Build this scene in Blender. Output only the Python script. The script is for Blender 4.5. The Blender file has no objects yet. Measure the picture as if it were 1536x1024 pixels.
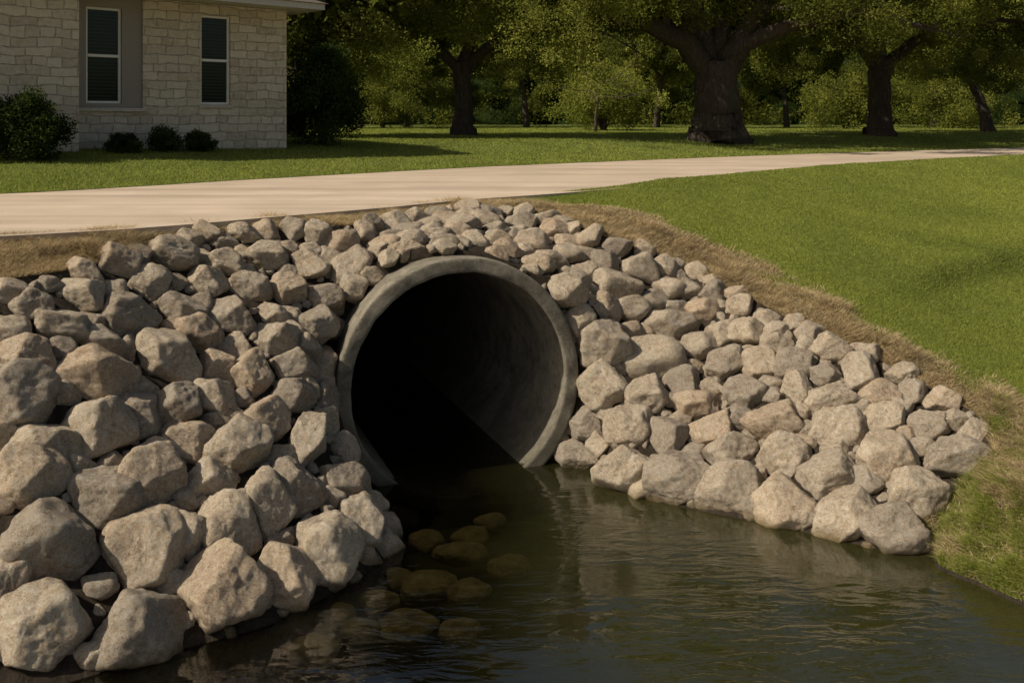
import bpy, bmesh, math, random
import numpy as np
from mathutils import Vector, Matrix, Quaternion
from mathutils.bvhtree import BVHTree
random.seed(7); rng=np.random.default_rng(7)
S=bpy.context.scene; COL=S.collection
F_=1500.0; HZ=180.0; WZ=-3.02
def P(px,py,z):
    Y=-z*F_/(py-HZ); return ((px-768)/F_*Y,Y,z)
# ---------------------------------------------------------------- noise
def vnoise(p,seed=0):
    i=np.floor(p).astype(np.int64); f=p-i; u=f*f*(3-2*f); r=0
    for dx in (0,1):
        for dy in (0,1):
            for dz in (0,1):
                h=((i[:,0]+dx)*374761393+(i[:,1]+dy)*668265263+(i[:,2]+dz)*2147483647+seed*1274126177)&0xffffffff
                h=((h^(h>>13))*1274126177)&0xffffffff; h=(h^(h>>16))&0xffff
                w=(u[:,0] if dx else 1-u[:,0])*(u[:,1] if dy else 1-u[:,1])*(u[:,2] if dz else 1-u[:,2])
                r=r+w*(h/65535.0)
    return r*2-1
def fbm(p,seed=0,o=4):
    r=0;a=1
    for k in range(o): r=r+a*vnoise(p*2**k,seed+k*17); a*=.5
    return r
# ---------------------------------------------------------------- mesh helpers
def mesh_np(name,V,F,mat,smooth=True,parent=None,rnd=None,attr='rnd'):
    me=bpy.data.meshes.new(name); V=np.asarray(V,dtype=np.float32); F=np.asarray(F,dtype=np.int32)
    me.vertices.add(len(V)); me.vertices.foreach_set('co',V.ravel())
    k=F.shape[1]; me.loops.add(F.size); me.loops.foreach_set('vertex_index',F.ravel())
    me.polygons.add(len(F)); me.polygons.foreach_set('loop_start',np.arange(0,F.size,k,dtype=np.int32))
    me.polygons.foreach_set('use_smooth',np.full(len(F),smooth))
    me.update(calc_edges=True)
    if rnd is not None:
        a=me.attributes.new(attr,'FLOAT','POINT'); a.data.foreach_set('value',np.asarray(rnd,dtype=np.float32).ravel())
    if mat: me.materials.append(mat)
    o=bpy.data.objects.new(name,me); COL.objects.link(o)
    if parent: o.parent=parent
    return o
def tag(o,label=None,cat=None,group=None,kind=None):
    if label:o['label']=label
    if cat:o['category']=cat
    if group:o['group']=group
    if kind:o['kind']=kind
    return o
def empty(name,loc,rz=0):
    o=bpy.data.objects.new(name,None); COL.objects.link(o); o.location=loc; o.rotation_euler=(0,0,rz); o.empty_display_size=.2; return o
class MB:
    def __init__(s): s.V=[];s.F=[]
    def box(s,x0,x1,y0,y1,z0,z1):
        b=len(s.V); s.V+=[(x,y,z) for z in (z0,z1) for y in (y0,y1) for x in (x0,x1)]
        s.F+=[tuple(b+i for i in f) for f in ((0,2,3,1),(4,5,7,6),(0,1,5,4),(2,6,7,3),(0,4,6,2),(1,3,7,5))]; return s
    def tube(s,pts,rad,n=10,flare=None):
        pts=[Vector(p) for p in pts]; b=len(s.V); up=Vector((0.13,1,0.07)).normalized()
        for i,p in enumerate(pts):
            t=(pts[min(i+1,len(pts)-1)]-pts[max(i-1,0)]).normalized()
            a=t.cross(up).normalized(); c=t.cross(a)
            for k in range(n):
                th=2*math.pi*k/n; r=rad[i]
                if flare: r*=flare(i,th)
                s.V.append(tuple(p+a*math.cos(th)*r+c*math.sin(th)*r))
        for i in range(len(pts)-1):
            for k in range(n):
                k2=(k+1)%n; s.F.append((b+i*n+k,b+i*n+k2,b+(i+1)*n+k2,b+(i+1)*n+k))
        return s
    def build(s,name,mat,parent=None,bevel=0,smooth=False):
        me=bpy.data.meshes.new(name); me.from_pydata(s.V,[],s.F); me.materials.append(mat)
        if smooth: me.polygons.foreach_set('use_smooth',[True]*len(me.polygons))
        o=bpy.data.objects.new(name,me); COL.objects.link(o)
        if parent:o.parent=parent
        if bevel:
            m=o.modifiers.new('b','BEVEL'); m.width=bevel; m.segments=2
        return o
# ---------------------------------------------------------------- materials
def newmat(name):
    m=bpy.data.materials.new(name); m.use_nodes=True; nt=m.node_tree; nt.nodes.clear()
    out=nt.nodes.new('ShaderNodeOutputMaterial'); return m,nt,out
def N(nt,t,**kw):
    n=nt.nodes.new(t)
    for k,v in kw.items():
        if k in n.inputs: n.inputs[k].default_value=v
        else: setattr(n,k,v)
    return n
def ramp(nt,fac,stops):
    r=nt.nodes.new('ShaderNodeValToRGB'); e=r.color_ramp.elements
    while len(e)<len(stops): e.new(.5)
    for i,(p,c) in enumerate(stops): e[i].position=p; e[i].color=(*c,1)
    nt.links.new(fac,r.inputs[0]); return r.outputs[0]
def noise(nt,vec,scale,detail=6,rough=.6,dist=0):
    n=N(nt,'ShaderNodeTexNoise',Scale=scale,Detail=detail,Roughness=rough,Distortion=dist)
    if vec is not None: nt.links.new(vec,n.inputs['Vector'])
    return n.outputs['Fac']
def mixc(nt,fac,a,b,mode='MIX'):
    m=nt.nodes.new('ShaderNodeMix'); m.data_type='RGBA'; m.blend_type=mode
    for sock,v in ((m.inputs[0],fac),(m.inputs[6],a),(m.inputs[7],b)):
        if isinstance(v,(int,float)): sock.default_value=v
        elif isinstance(v,tuple): sock.default_value=(*v,1)
        else: nt.links.new(v,sock)
    return m.outputs[2]
def math_(nt,op,a,b=0,clamp=False):
    m=nt.nodes.new('ShaderNodeMath'); m.operation=op; m.use_clamp=clamp
    for i,v in enumerate((a,b)):
        if isinstance(v,(int,float)): m.inputs[i].default_value=v
        else: nt.links.new(v,m.inputs[i])
    return m.outputs[0]
def maprange(nt,v,a,b,c=0,d=1):
    m=nt.nodes.new('ShaderNodeMapRange'); nt.links.new(v,m.inputs[0])
    for i,x in enumerate((a,b,c,d)): m.inputs[i+1].default_value=x
    return m.outputs[0]
def bump(nt,h,strength=.5,dist=.02,prev=None):
    b=N(nt,'ShaderNodeBump',Strength=strength,Distance=dist); nt.links.new(h,b.inputs['Height'])
    if prev is not None: nt.links.new(prev,b.inputs['Normal'])
    return b.outputs[0]
def princ(nt,out,col,rough=.9,normal=None,spec=.3):
    p=nt.nodes.new('ShaderNodeBsdfPrincipled'); p.inputs['Specular IOR Level'].default_value=spec
    if isinstance(col,tuple): p.inputs['Base Color'].default_value=(*col,1)
    else: nt.links.new(col,p.inputs['Base Color'])
    if isinstance(rough,(int,float)): p.inputs['Roughness'].default_value=rough
    else: nt.links.new(rough,p.inputs['Roughness'])
    if normal is not None: nt.links.new(normal,p.inputs['Normal'])
    nt.links.new(p.outputs[0],out.inputs[0]); return p
def geo(nt): return nt.nodes.new('ShaderNodeNewGeometry').outputs['Position']
def sepz(nt,v,i=2):
    s=nt.nodes.new('ShaderNodeSeparateXYZ'); nt.links.new(v,s.inputs[0]); return s.outputs[i]

def rock_mat():
    m,nt,out=newmat('limestone'); pos=geo(nt)
    oi=nt.nodes.new('ShaderNodeObjectInfo')
    n1=noise(nt,pos,4,6,.68,.5); n2=noise(nt,pos,34,8,.78); n3=noise(nt,pos,120,4,.85)
    c=ramp(nt,n1,[(.25,(.45,.385,.31)),(.48,(.66,.575,.47)),(.72,(.79,.705,.59))])
    c=mixc(nt,.75,c,ramp(nt,n2,[(.3,(.10,.09,.08)),(.5,(.5,.5,.5)),(.7,(.88,.86,.83))]),'OVERLAY')
    c=mixc(nt,.75,c,ramp(nt,n3,[(.35,(.10,.09,.08)),(.55,(.66,.65,.63))]),'OVERLAY')
    c=mixc(nt,maprange(nt,noise(nt,pos,9,5,.7),.60,.74,0,.45),c,(.42,.31,.21))
    tint=ramp(nt,oi.outputs['Random'],[(0,(.66,.65,.65)),(.35,(.90,.88,.85)),(.7,(1.0,.97,.92)),(1,(.92,.83,.75))])
    c=mixc(nt,1,c,tint,'MULTIPLY')
    z=sepz(nt,pos); w=math_(nt,'ADD',z,math_(nt,'MULTIPLY',n1,.10))
    wet=maprange(nt,w,WZ+.13,WZ+.05,0,1)
    c=mixc(nt,wet,c,mixc(nt,1,c,(.42,.38,.26),'MULTIPLY'))
    b=bump(nt,n1,.7,.09); b=bump(nt,n2,1,.08,b); b=bump(nt,n3,1,.02,b)
    r=maprange(nt,wet,0,1,.92,.4)
    princ(nt,out,c,r,b,.2); return m
def subrock_mat():
    m,nt,out=newmat('algae_stone'); pos=geo(nt); n1=noise(nt,pos,9,6,.7,.4)
    c=ramp(nt,n1,[(.3,(.28,.22,.11)),(.5,(.52,.42,.24)),(.7,(.70,.60,.38))])
    princ(nt,out,c,.8,bump(nt,n1,.8,.04),.2); return m
def concrete_mat():
    m,nt,out=newmat('pipe_concrete'); pos=geo(nt)
    n1=noise(nt,pos,2.2,7,.7,.6); n2=noise(nt,pos,45,6,.8); n4=noise(nt,pos,7,7,.75,.5)
    c=ramp(nt,n1,[(.3,(.11,.10,.08)),(.5,(.185,.168,.135)),(.7,(.26,.238,.19))])
    c=mixc(nt,.5,c,ramp(nt,n2,[(.3,(.2,.2,.2)),(.65,(.7,.7,.7))]),'OVERLAY')
    c=mixc(nt,.6,c,ramp(nt,n4,[(.32,(.18,.17,.15)),(.55,(.58,.57,.55))]),'OVERLAY')
    z=sepz(nt,pos); st=maprange(nt,math_(nt,'ADD',z,math_(nt,'MULTIPLY',n1,.6)),WZ+.85,WZ+.3,0,.75)
    c=mixc(nt,st,c,(.085,.078,.055))
    b=bump(nt,n2,.7,.014); b=bump(nt,n1,.4,.04,b)
    princ(nt,out,c,.9,b,.2); return m
def road_mat():
    m,nt,out=newmat('driveway_concrete'); pos=geo(nt)
    mp=N(nt,'ShaderNodeMapping'); mp.inputs['Rotation'].default_value=(0,0,-math.radians(46)); mp.inputs['Scale'].default_value=(.12,1.6,1)
    nt.links.new(pos,mp.inputs[0])
    n1=noise(nt,mp.outputs[0],1,6,.6,.3); n2=noise(nt,pos,60,6,.8); n3=noise(nt,pos,1.1,4,.6)
    c=ramp(nt,n1,[(.3,(.34,.27,.205)),(.5,(.46,.37,.28)),(.7,(.55,.45,.35))])
    c=mixc(nt,.3,c,ramp(nt,n2,[(.3,(.25,.25,.25)),(.7,(.7,.7,.7))]),'OVERLAY')
    c=mixc(nt,.3,c,ramp(nt,n3,[(.3,(.3,.3,.3)),(.7,(.62,.62,.62))]),'OVERLAY')
    princ(nt,out,c,.85,bump(nt,n2,.3,.006),.25); return m
def soilc(nt,pos,a,b_,cc,sc):
    n1=noise(nt,pos,sc,8,.75,.5); n2=noise(nt,pos,1.4,4,.6)
    c=ramp(nt,n1,[(.3,a),(.5,b_),(.7,cc)]); return mixc(nt,.4,c,ramp(nt,n2,[(.3,(.25,.25,.25)),(.7,(.7,.7,.7))]),'OVERLAY'),n1
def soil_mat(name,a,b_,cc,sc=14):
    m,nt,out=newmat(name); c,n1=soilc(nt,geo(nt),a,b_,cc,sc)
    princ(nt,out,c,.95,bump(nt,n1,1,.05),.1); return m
TURF=((.09,.115,.024),(.15,.18,.042),(.195,.22,.062)); SOIL=((.13,.10,.06),(.27,.205,.125),(.40,.32,.20))
def ground_mat():
    m,nt,out=newmat('turf_and_dry_soil'); pos=geo(nt)
    at=nt.nodes.new('ShaderNodeAttribute'); at.attribute_name='dry'
    c1,n1=soilc(nt,pos,*TURF,30); c2,n2=soilc(nt,pos,*SOIL,22)
    f=math_(nt,'ADD',at.outputs['Fac'],math_(nt,'MULTIPLY',math_(nt,'SUBTRACT',noise(nt,pos,7,5,.75),.5),1.8))
    c=mixc(nt,maprange(nt,f,.35,.65),c1,c2); princ(nt,out,c,.95,bump(nt,n2,.7,.04),.1); return m
def grass_mat(name,c0,c1,c2,tr=.25,patch=1.0,pf=.55):
    m,nt,out=newmat(name); pos=geo(nt)
    at=nt.nodes.new('ShaderNodeAttribute'); at.attribute_name='rnd'
    c=ramp(nt,at.outputs['Fac'],[(0,c0),(.5,c1),(1,c2)])
    n=noise(nt,pos,patch,5,.65)
    c=mixc(nt,pf,c,ramp(nt,n,[(.3,(.28,.3,.28)),(.7,(.74,.68,.6))]),'OVERLAY')
    d=nt.nodes.new('ShaderNodeBsdfDiffuse'); t=nt.nodes.new('ShaderNodeBsdfTranslucent'); mx=nt.nodes.new('ShaderNodeMixShader'); mx.inputs[0].default_value=tr
    nt.links.new(c,d.inputs[0]); nt.links.new(c,t.inputs[0]); nt.links.new(d.outputs[0],mx.inputs[1]); nt.links.new(t.outputs[0],mx.inputs[2]); nt.links.new(mx.outputs[0],out.inputs[0]); return m
def bark_mat():
    m,nt,out=newmat('bark'); tc=nt.nodes.new('ShaderNodeTexCoord')
    mp=N(nt,'ShaderNodeMapping'); mp.inputs['Scale'].default_value=(12,12,1.8); nt.links.new(tc.outputs['Object'],mp.inputs[0])
    n=noise(nt,mp.outputs[0],2.2,8,.7,.6)
    c=ramp(nt,n,[(.3,(.03,.024,.018)),(.5,(.07,.056,.043)),(.7,(.13,.108,.085))])
    princ(nt,out,c,.95,bump(nt,n,.9,.06),.1); return m
def water_mat():
    m,nt,out=newmat('pond_water'); pos=geo(nt)
    mp=N(nt,'ShaderNodeMapping'); mp.inputs['Scale'].default_value=(1.0,2.8,1); mp.inputs['Rotation'].default_value=(0,0,.12); nt.links.new(pos,mp.inputs[0])
    n1=noise(nt,mp.outputs[0],1.5,2,.5,.5); n2=noise(nt,mp.outputs[0],3.6,3,.5,1.0)
    amp=maprange(nt,noise(nt,pos,.8,2),.42,.60,.05,1.0)
    b=bump(nt,n1,.09,.08); b=bump(nt,math_(nt,'MULTIPLY',n2,amp),.42,.035,b)
    gl=N(nt,'ShaderNodeBsdfGlossy',Roughness=.0); nt.links.new(b,gl.inputs['Normal']); gl.inputs[0].default_value=(1,1,1,1)
    tr=nt.nodes.new('ShaderNodeBsdfTransparent'); tr.inputs[0].default_value=(.86,.80,.55,1)
    df=nt.nodes.new('ShaderNodeBsdfDiffuse'); df.inputs[0].default_value=(.046,.045,.014,1)
    x=sepz(nt,pos,0)
    sh=math_(nt,'ADD',math_(nt,'MULTIPLY',x,.85),math_(nt,'MULTIPLY',noise(nt,pos,1.5,3),.8))
    murk=maprange(nt,sh,.1,1.1,.03,.5)
    m0=nt.nodes.new('ShaderNodeMixShader'); nt.links.new(murk,m0.inputs[0]); nt.links.new(tr.outputs[0],m0.inputs[1]); nt.links.new(df.outputs[0],m0.inputs[2])
    fr=N(nt,'ShaderNodeFresnel',IOR=1.75); nt.links.new(b,fr.inputs['Normal'])
    mx=nt.nodes.new('ShaderNodeMixShader'); nt.links.new(fr.outputs[0],mx.inputs[0]); nt.links.new(m0.outputs[0],mx.inputs[1]); nt.links.new(gl.outputs[0],mx.inputs[2])
    nt.links.new(mx.outputs[0],out.inputs[0]); return m
def stone_mat():
    m,nt,out=newmat('house_limestone'); tc=nt.nodes.new('ShaderNodeTexCoord')
    s=nt.nodes.new('ShaderNodeSeparateXYZ'); nt.links.new(tc.outputs['Object'],s.inputs[0])
    xy=math_(nt,'ADD',s.outputs[0],s.outputs[1]); cb=nt.nodes.new('ShaderNodeCombineXYZ'); nt.links.new(xy,cb.inputs[0]); nt.links.new(s.outputs[2],cb.inputs[1])
    nd=N(nt,'ShaderNodeTexNoise',Scale=2.6,Detail=4); nt.links.new(tc.outputs['Object'],nd.inputs['Vector'])
    v=nt.nodes.new('ShaderNodeVectorMath'); v.operation='SCALE'; nt.links.new(nd.outputs['Color'],v.inputs[0]); v.inputs['Scale'].default_value=.15
    a=nt.nodes.new('ShaderNodeVectorMath'); a.operation='ADD'; nt.links.new(cb.outputs[0],a.inputs[0]); nt.links.new(v.outputs[0],a.inputs[1])
    br=N(nt,'ShaderNodeTexBrick',offset=.43,squash=.6,squash_frequency=3); nt.links.new(a.outputs[0],br.inputs['Vector'])
    br.inputs['Color1'].default_value=(.82,.73,.59,1); br.inputs['Color2'].default_value=(.60,.52,.41,1); br.inputs['Mortar'].default_value=(.54,.475,.385,1)
    br.inputs['Scale'].default_value=1; br.inputs['Mortar Size'].default_value=.014; br.inputs['Mortar Smooth'].default_value=1; br.inputs['Bias'].default_value=-.1
    br.inputs['Brick Width'].default_value=.42; br.inputs['Row Height'].default_value=.165
    n=noise(nt,tc.outputs['Object'],9,8,.8)
    c=mixc(nt,.75,br.outputs['Color'],ramp(nt,n,[(.3,(.24,.23,.22)),(.7,(.78,.76,.73))]),'OVERLAY')
    b=bump(nt,br.outputs['Fac'],.8,-.022); b=bump(nt,n,1,.07,b)
    princ(nt,out,c,.9,b,.2); return m
def plain(name,col,rough=.6,spec=.4,nz=.15,sc=20):
    m,nt,out=newmat(name); tc=nt.nodes.new('ShaderNodeTexCoord'); n=noise(nt,tc.outputs['Object'],sc,5,.7)
    c=mixc(nt,nz,col,ramp(nt,n,[(.3,tuple(x*.5 for x in col)),(.7,tuple(min(1,x*1.4) for x in col))]))
    princ(nt,out,c,rough,bump(nt,n,.1,.005),spec); return m
M=dict(rock=rock_mat(),subrock=subrock_mat(),conc=concrete_mat(),road=road_mat(),bark=bark_mat(),water=water_mat(),stone=stone_mat(),ground=ground_mat(),
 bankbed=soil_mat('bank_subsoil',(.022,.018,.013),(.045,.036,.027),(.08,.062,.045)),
 lawn=soil_mat('turf',*TURF,30),
 bed=soil_mat('channel_mud',(.04,.04,.016),(.085,.082,.033),(.14,.13,.055),2.2),
 grass=grass_mat('grass_blades',(.165,.205,.038),(.255,.30,.062),(.34,.37,.10),.45,.45,.5),
 dry=grass_mat('dry_grass_blades',(.18,.135,.075),(.44,.345,.205),(.68,.57,.37),.35,3),
 leaf=grass_mat('oak_leaves',(.06,.075,.016),(.135,.155,.029),(.24,.25,.058),.45,.3,.35),
 leafl=grass_mat('light_leaves',(.125,.15,.025),(.215,.24,.048),(.32,.33,.08),.45,.4,.35),
 leafd=grass_mat('dark_leaves',(.016,.027,.009),(.034,.053,.015),(.065,.09,.022),.2,.5),
 white=plain('white_paint',(.75,.73,.68)),eave=plain('eave_paint',(.48,.46,.43)),taupe=plain('taupe_siding',(.27,.24,.205)),sill=plain('sill_stone',(.50,.45,.37),.8,.2,.4),
 blind=plain('blind_slats',(.18,.21,.175)),roof=plain('roof_shingle',(.12,.1,.085),.9,.2,.5,12),soffit=plain('soffit_paint',(.5,.46,.4)))
def glass_mat():
    m,nt,out=newmat('window_glass'); g=N(nt,'ShaderNodeBsdfGlossy',Roughness=.02); t=nt.nodes.new('ShaderNodeBsdfTransparent'); t.inputs[0].default_value=(.45,.55,.48,1)
    mx=N(nt,'ShaderNodeMixShader'); mx.inputs[0].default_value=.03; nt.links.new(t.outputs[0],mx.inputs[1]); nt.links.new(g.outputs[0],mx.inputs[2]); nt.links.new(mx.outputs[0],out.inputs[0]); return m
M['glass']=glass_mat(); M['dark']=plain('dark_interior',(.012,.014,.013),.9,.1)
# ---------------------------------------------------------------- terrain lofts
B=[(-4.2,4.4),(-2.5,5.33),(-1.87,5.73),(-1.47,6.0),(-1.0,6.57),(-.88,7.3),(-1.3,8.35),(-.5,8.75),(.52,8.85),(1.03,8.02),(1.5,7.74),(2.12,7.37),(2.61,6.97),(2.95,7.05),(2.85,6.72),(3.18,6.2),(4.2,4.6),(6,3)]
D=[(-6.2,5.6,-1.12),(-3.6,7.0,-1.12),(-3.04,7.85,-1.08),(-2.81,8.40,-1.0),(-2.2,8.85,-.98),(-1.52,9.2,-.97),(-1.17,9.85,-.97),(-.55,10.55,-.97),(.25,10.7,-.99),(.93,10.1,-1.17),(1.79,10.2,-1.5),(2.62,9.1,-1.85),(3.23,8.63,-2.1),(3.72,7.9,-2.36),(3.5,7.2,-2.52),(3.55,6.83,-2.52),(4.8,5.6,-2.4),(6.6,4,-2.2)]
Fn=[(-8,5.8),(-3.9,7.6),(-3.2,8.05),(-2.67,8.56),(-2.16,9.15),(-1.6,9.75),(-1.2,10.2),(-.58,11.05),(.17,11.7),(1.0,12.5),(3.0,14.7),(5.0,17.1),(6.85,19.3),(9.5,21.7),(12.1,23.7),(15,26),(19,28.6),(26,32)]
E=[None]*8+[(.74,11.25,-.97),(1.38,11.45,-1.03),(2.25,10.8,-1.42),(3.0,9.45,-1.74),(3.55,8.7,-2.05),(4.03,8.15,-2.28),(3.97,7.57,-2.38),(4.1,7.15,-2.38),(5.4,6.1,-2.3),(7.3,4.7,-2.1)]
cm={5:(-1.60,7.9,-2.1),6:(-1.62,8.6,-1.45),7:(-.60,8.80,-1.10),8:(.66,9.05,-1.6)}
A=[];Cc=[]
def fz_left(i): return -.898 if i<=2 else -.925
for i,(b,d) in enumerate(zip(B,D)):
    off=(.5,-.35) if i<6 else ((.1,-.2) if i<9 else (-.25,-.5))
    A.append((b[0]+off[0],b[1]+off[1],-3.55))
    Cc.append(cm.get(i,((b[0]+d[0])/2,(b[1]+d[1])/2,(WZ+d[2])/2-.03)))
    if E[i] is None: f=Fn[i]; E[i]=(d[0]*.35+f[0]*.65,d[1]*.35+f[1]*.65,(d[2]*.35+(fz_left(i)-.01)*.65))
B=[(x,y,WZ) for x,y in B]; Ft=[(x-.12,y+.12,fz_left(i) if i<9 else -.879) for i,(x,y) in enumerate(Fn)]
def cr(ctrl,n=14):
    c=np.array(ctrl,float); c=np.vstack([2*c[0]-c[1],c,2*c[-1]-c[-2]]); out=[]
    for i in range(1,len(c)-2):
        for k in range(n):
            t=k/n; p0,p1,p2,p3=c[i-1:i+3]
            cubic=.5*((2*p1)+(-p0+p2)*t+(2*p0-5*p1+4*p2-p3)*t*t+(-p0+3*p1-3*p2+p3)*t**3)
            out.append(.6*cubic+.4*(p1+(p2-p1)*t))
    out.append(c[-2]); return np.array(out)
def lin(ctrl,n=14,it=14):
    c=np.array(ctrl,float); out=[c[i]+(c[i+1]-c[i])*k/n for i in range(len(c)-1) for k in range(n)]+[c[-1]]
    a=np.array(out)
    for _ in range(it): a[1:-1]=(a[:-2]+2*a[1:-1]+a[2:])/4
    return a
def loft(lines,rows,fs=None):
    L=[(lin if fs and fs[i] else cr)(l) for i,l in enumerate(lines)]; R=[]
    for j,n in enumerate(rows):
        for k in range(n): R.append(L[j]+(L[j+1]-L[j])*(k/n))
    R.append(L[-1]); return np.array(R)
def gridmesh(name,G,mat,keep=None,jit=0,js=2.0,attr=None):
    G=G.copy(); r,c,_=G.shape
    if jit:
        n=fbm(G.reshape(-1,3)*js,3,3).reshape(r,c); e=np.ones((r,c)); e[0]=0;e[-1]=0; G[:,:,2]+=n*jit*e
    idx=np.arange(r*c).reshape(r,c)
    Fq=np.stack([idx[:-1,:-1],idx[:-1,1:],idx[1:,1:],idx[1:,:-1]],-1).reshape(-1,4)
    V=G.reshape(-1,3)
    if keep is not None: Fq=Fq[keep(V[Fq].mean(1))]
    return mesh_np(name,V,Fq,mat,True,None,attr,'dry'),G
PC=np.array((-.42,8.5,-2.25)); PA=np.array((-math.sin(math.radians(20)),math.cos(math.radians(20)),0)); RO=1.08; RI=.95
def paxis(p):
    d=p-PC; t=d@PA; q=d-np.outer(t,PA); return t,np.linalg.norm(q,axis=1)
def keep_bank(c):
    t,r=paxis(c); return ~((r<RO-.045)&(t>-1))
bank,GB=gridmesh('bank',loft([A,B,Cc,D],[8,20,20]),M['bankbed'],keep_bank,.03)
gv=loft([D,E],[8],[0,1]); gl=loft([E,Ft],[90],[1,1])
gpx=768+F_*gl[...,0]/gl[...,1]; gpy=HZ-F_*gl[...,2]/gl[...,1]
def near(px,py):
    k=np.argmin((gpx-px)**2+(gpy-py)**2); return gl.reshape(-1,3)[k]
pa,pb=near(1375,442),near(1600,372); ab=(pb-pa)[:2]; ln=np.linalg.norm(ab); ab/=ln
rel=gl[...,:2]-pa[:2]; tt=rel@ab; dd=rel@np.array((-ab[1],ab[0]))
gl[...,2]+=(.24/(1+np.exp(-np.clip(dd/.06,-40,40))))*np.exp(-np.maximum(dd,0)/2.6)*np.clip((tt+.6)/1.2,0,1)
Eline=lin(E)
def drydist(G,sign):
    d=np.linalg.norm(G-Eline[None],axis=-1)*sign
    a=np.clip(.5-(d-.04)/.9,0,1)
    col=np.arange(G.shape[1])[None,:]; return np.maximum(a,np.clip((8.2*14-col)/14,0,1)*np.ones_like(a))
vd=drydist(gv,-1); ld=drydist(gl,1)
verge,GV=gridmesh('verge',gv,M['ground'],None,.03,4,vd)
lawn,GL=gridmesh('lawn',gl,M['ground'],None,.03,.7,ld)
for o in (bank,verge,lawn): o['kind']='structure'
Gf=[(-12,8.0),(-6.9,11.6),(-5.9,12.3),(-4.9,13.6),(-4.1,14.8),(-3.2,15.9),(-2.3,17.0),(-.85,18.75),(.5,20.0),(2.0,21.4),(3.6,22.8),(5.3,24.3),(8,26.4),(11.5,28.9),(16.5,32.2),(22,35.6),(30,40),(44,47)]
fz=lambda L,z:[(x,y,z) for x,y in L]
n1=lin(fz(Fn,-.885)); n2=lin(fz(Gf,-.885))
a1=n1[0]+(n1[0]-n1[8])*4; a2=n2[0]+(n2[0]-n2[8])*4
n1=np.vstack([a1,n1]); n2=np.vstack([a2,n2]); n0=n1.copy(); n0[:,2]=-1.2; n3=n2.copy(); n3[:,2]=-1.2
rows=[n0,n1]+[n1+(n2-n1)*k/8 for k in range(1,8)]+[n2,n3]
drv,_=gridmesh('driveway',np.array(rows),M['road']); drv['kind']='structure'
m=drv.modifiers.new('e','EDGE_SPLIT'); m.split_angle=math.radians(40)
g=lin(fz([(-30,-2)]+Gf,-.88)); g=g+np.array((.1,-.1,0)); nC=len(g); ang=np.linspace(0,1,nC)
T=np.stack([-500+1100*ang,np.full(nC,420.),np.full(nC,-.2)],-1)
rowsb=[]
for d,z in [(0,-.88),(.7,-.87),(1.5,-.84),(3,-.75),(4.5,-.62),(6,-.53),(8,-.48),(10,-.45),(13,-.45)]:
    q=g.copy(); q[:,0]-=.3*d; q[:,1]+=.95*d; q[:,2]=z; rowsb.append(q)
last=rowsb[-1]
for k,z in [(.02,-.47),(.05,-.48),(.09,-.45),(.15,-.4),(.3,-.35),(.6,-.3),(1,-.2)]:
    q=last+(T-last)*k; q[:,2]=z; rowsb.append(q)
blawn,GBL=gridmesh('back_lawn',np.array(rowsb),M['lawn'],None,.04,.3); blawn['kind']='structure'
def bvh_of(o):
    me=o.data; return BVHTree.FromPolygons([v.co[:] for v in me.vertices],[p.vertices[:] for p in me.polygons])
bvB=bvh_of(bank); bvL=bvh_of(blawn)
def gz(x,y):
    h=bvL.ray_cast(Vector((x,y,30)),Vector((0,0,-1))); return h[0].z if h[0] else -.45
xs=np.linspace(-16,16,90); ys=np.linspace(-10,12,80); X,Y=np.meshgrid(xs,ys)
Z=-3.5+.06*fbm(np.stack([X.ravel()*1.2,Y.ravel()*1.2,X.ravel()*0],-1),5,3).reshape(X.shape)
bed,_=gridmesh('channel_bed',np.stack([X,Y,Z],-1),M['bed']); bed['kind']='structure'
wx=mesh_np('water',[(-14,-9,WZ),(14,-9,WZ),(14,18,WZ),(-14,18,WZ)],[(0,1,2,3)],M['water']); wx['kind']='structure'
# ---------------------------------------------------------------- culvert pipe
pr=empty('culvert_pipe',tuple(PC+np.array((0,0,-RO))),math.radians(20))
tag(pr,'large round weathered concrete culvert pipe opening into the pond between the rock banks','culvert pipe')
def lathe(name,prof,mat,parent,n=160,seed=0):
    V=[];Fq=[]
    for (r,y) in prof:
        for k in range(n):
            th=2*math.pi*k/n; V.append((r*math.cos(th),y,RO+r*math.sin(th)))
    V=np.array(V)
    if seed: 
        nn=fbm(V*9,seed,3)[:,None]; V=V+nn*np.array((0,.006,0))+ (V-np.array((0,0,RO)))*np.array((1,0,1))*nn*.004
    for i in range(len(prof)-1):
        for k in range(n):
            k2=(k+1)%n; Fq.append((i*n+k,i*n+k2,(i+1)*n+k2,(i+1)*n+k))
    return mesh_np(name,V,Fq,mat,True,parent)
rp=[(RI+.03,.10),(RI+.004,.05),(RI,.02),(RI+.006,.006),(RI+.014,.001),(RI+.03,0),(RI+.07,0),(RO-.03,0),(RO-.014,.001),(RO-.005,.006),(RO,.02),(RO,.06),(RO,.16),(RO-.012,.175)]
lathe('rim',rp,M['conc'],pr,seed=4)
lathe('barrel',[(RO-.012,.172),(RO-.02,.2),(RO-.02,9.0)],M['conc'],pr)
prof=[(RI+.03,.095),(RI,.14),(RI,3),(RI,6),(RI,9.3),(.001,9.3)]  # last point closes the far end, added to keep sky light out
tag(lathe('inner_lining',prof,M['conc'],pr),'dark damp inner wall of the pipe')
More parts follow.
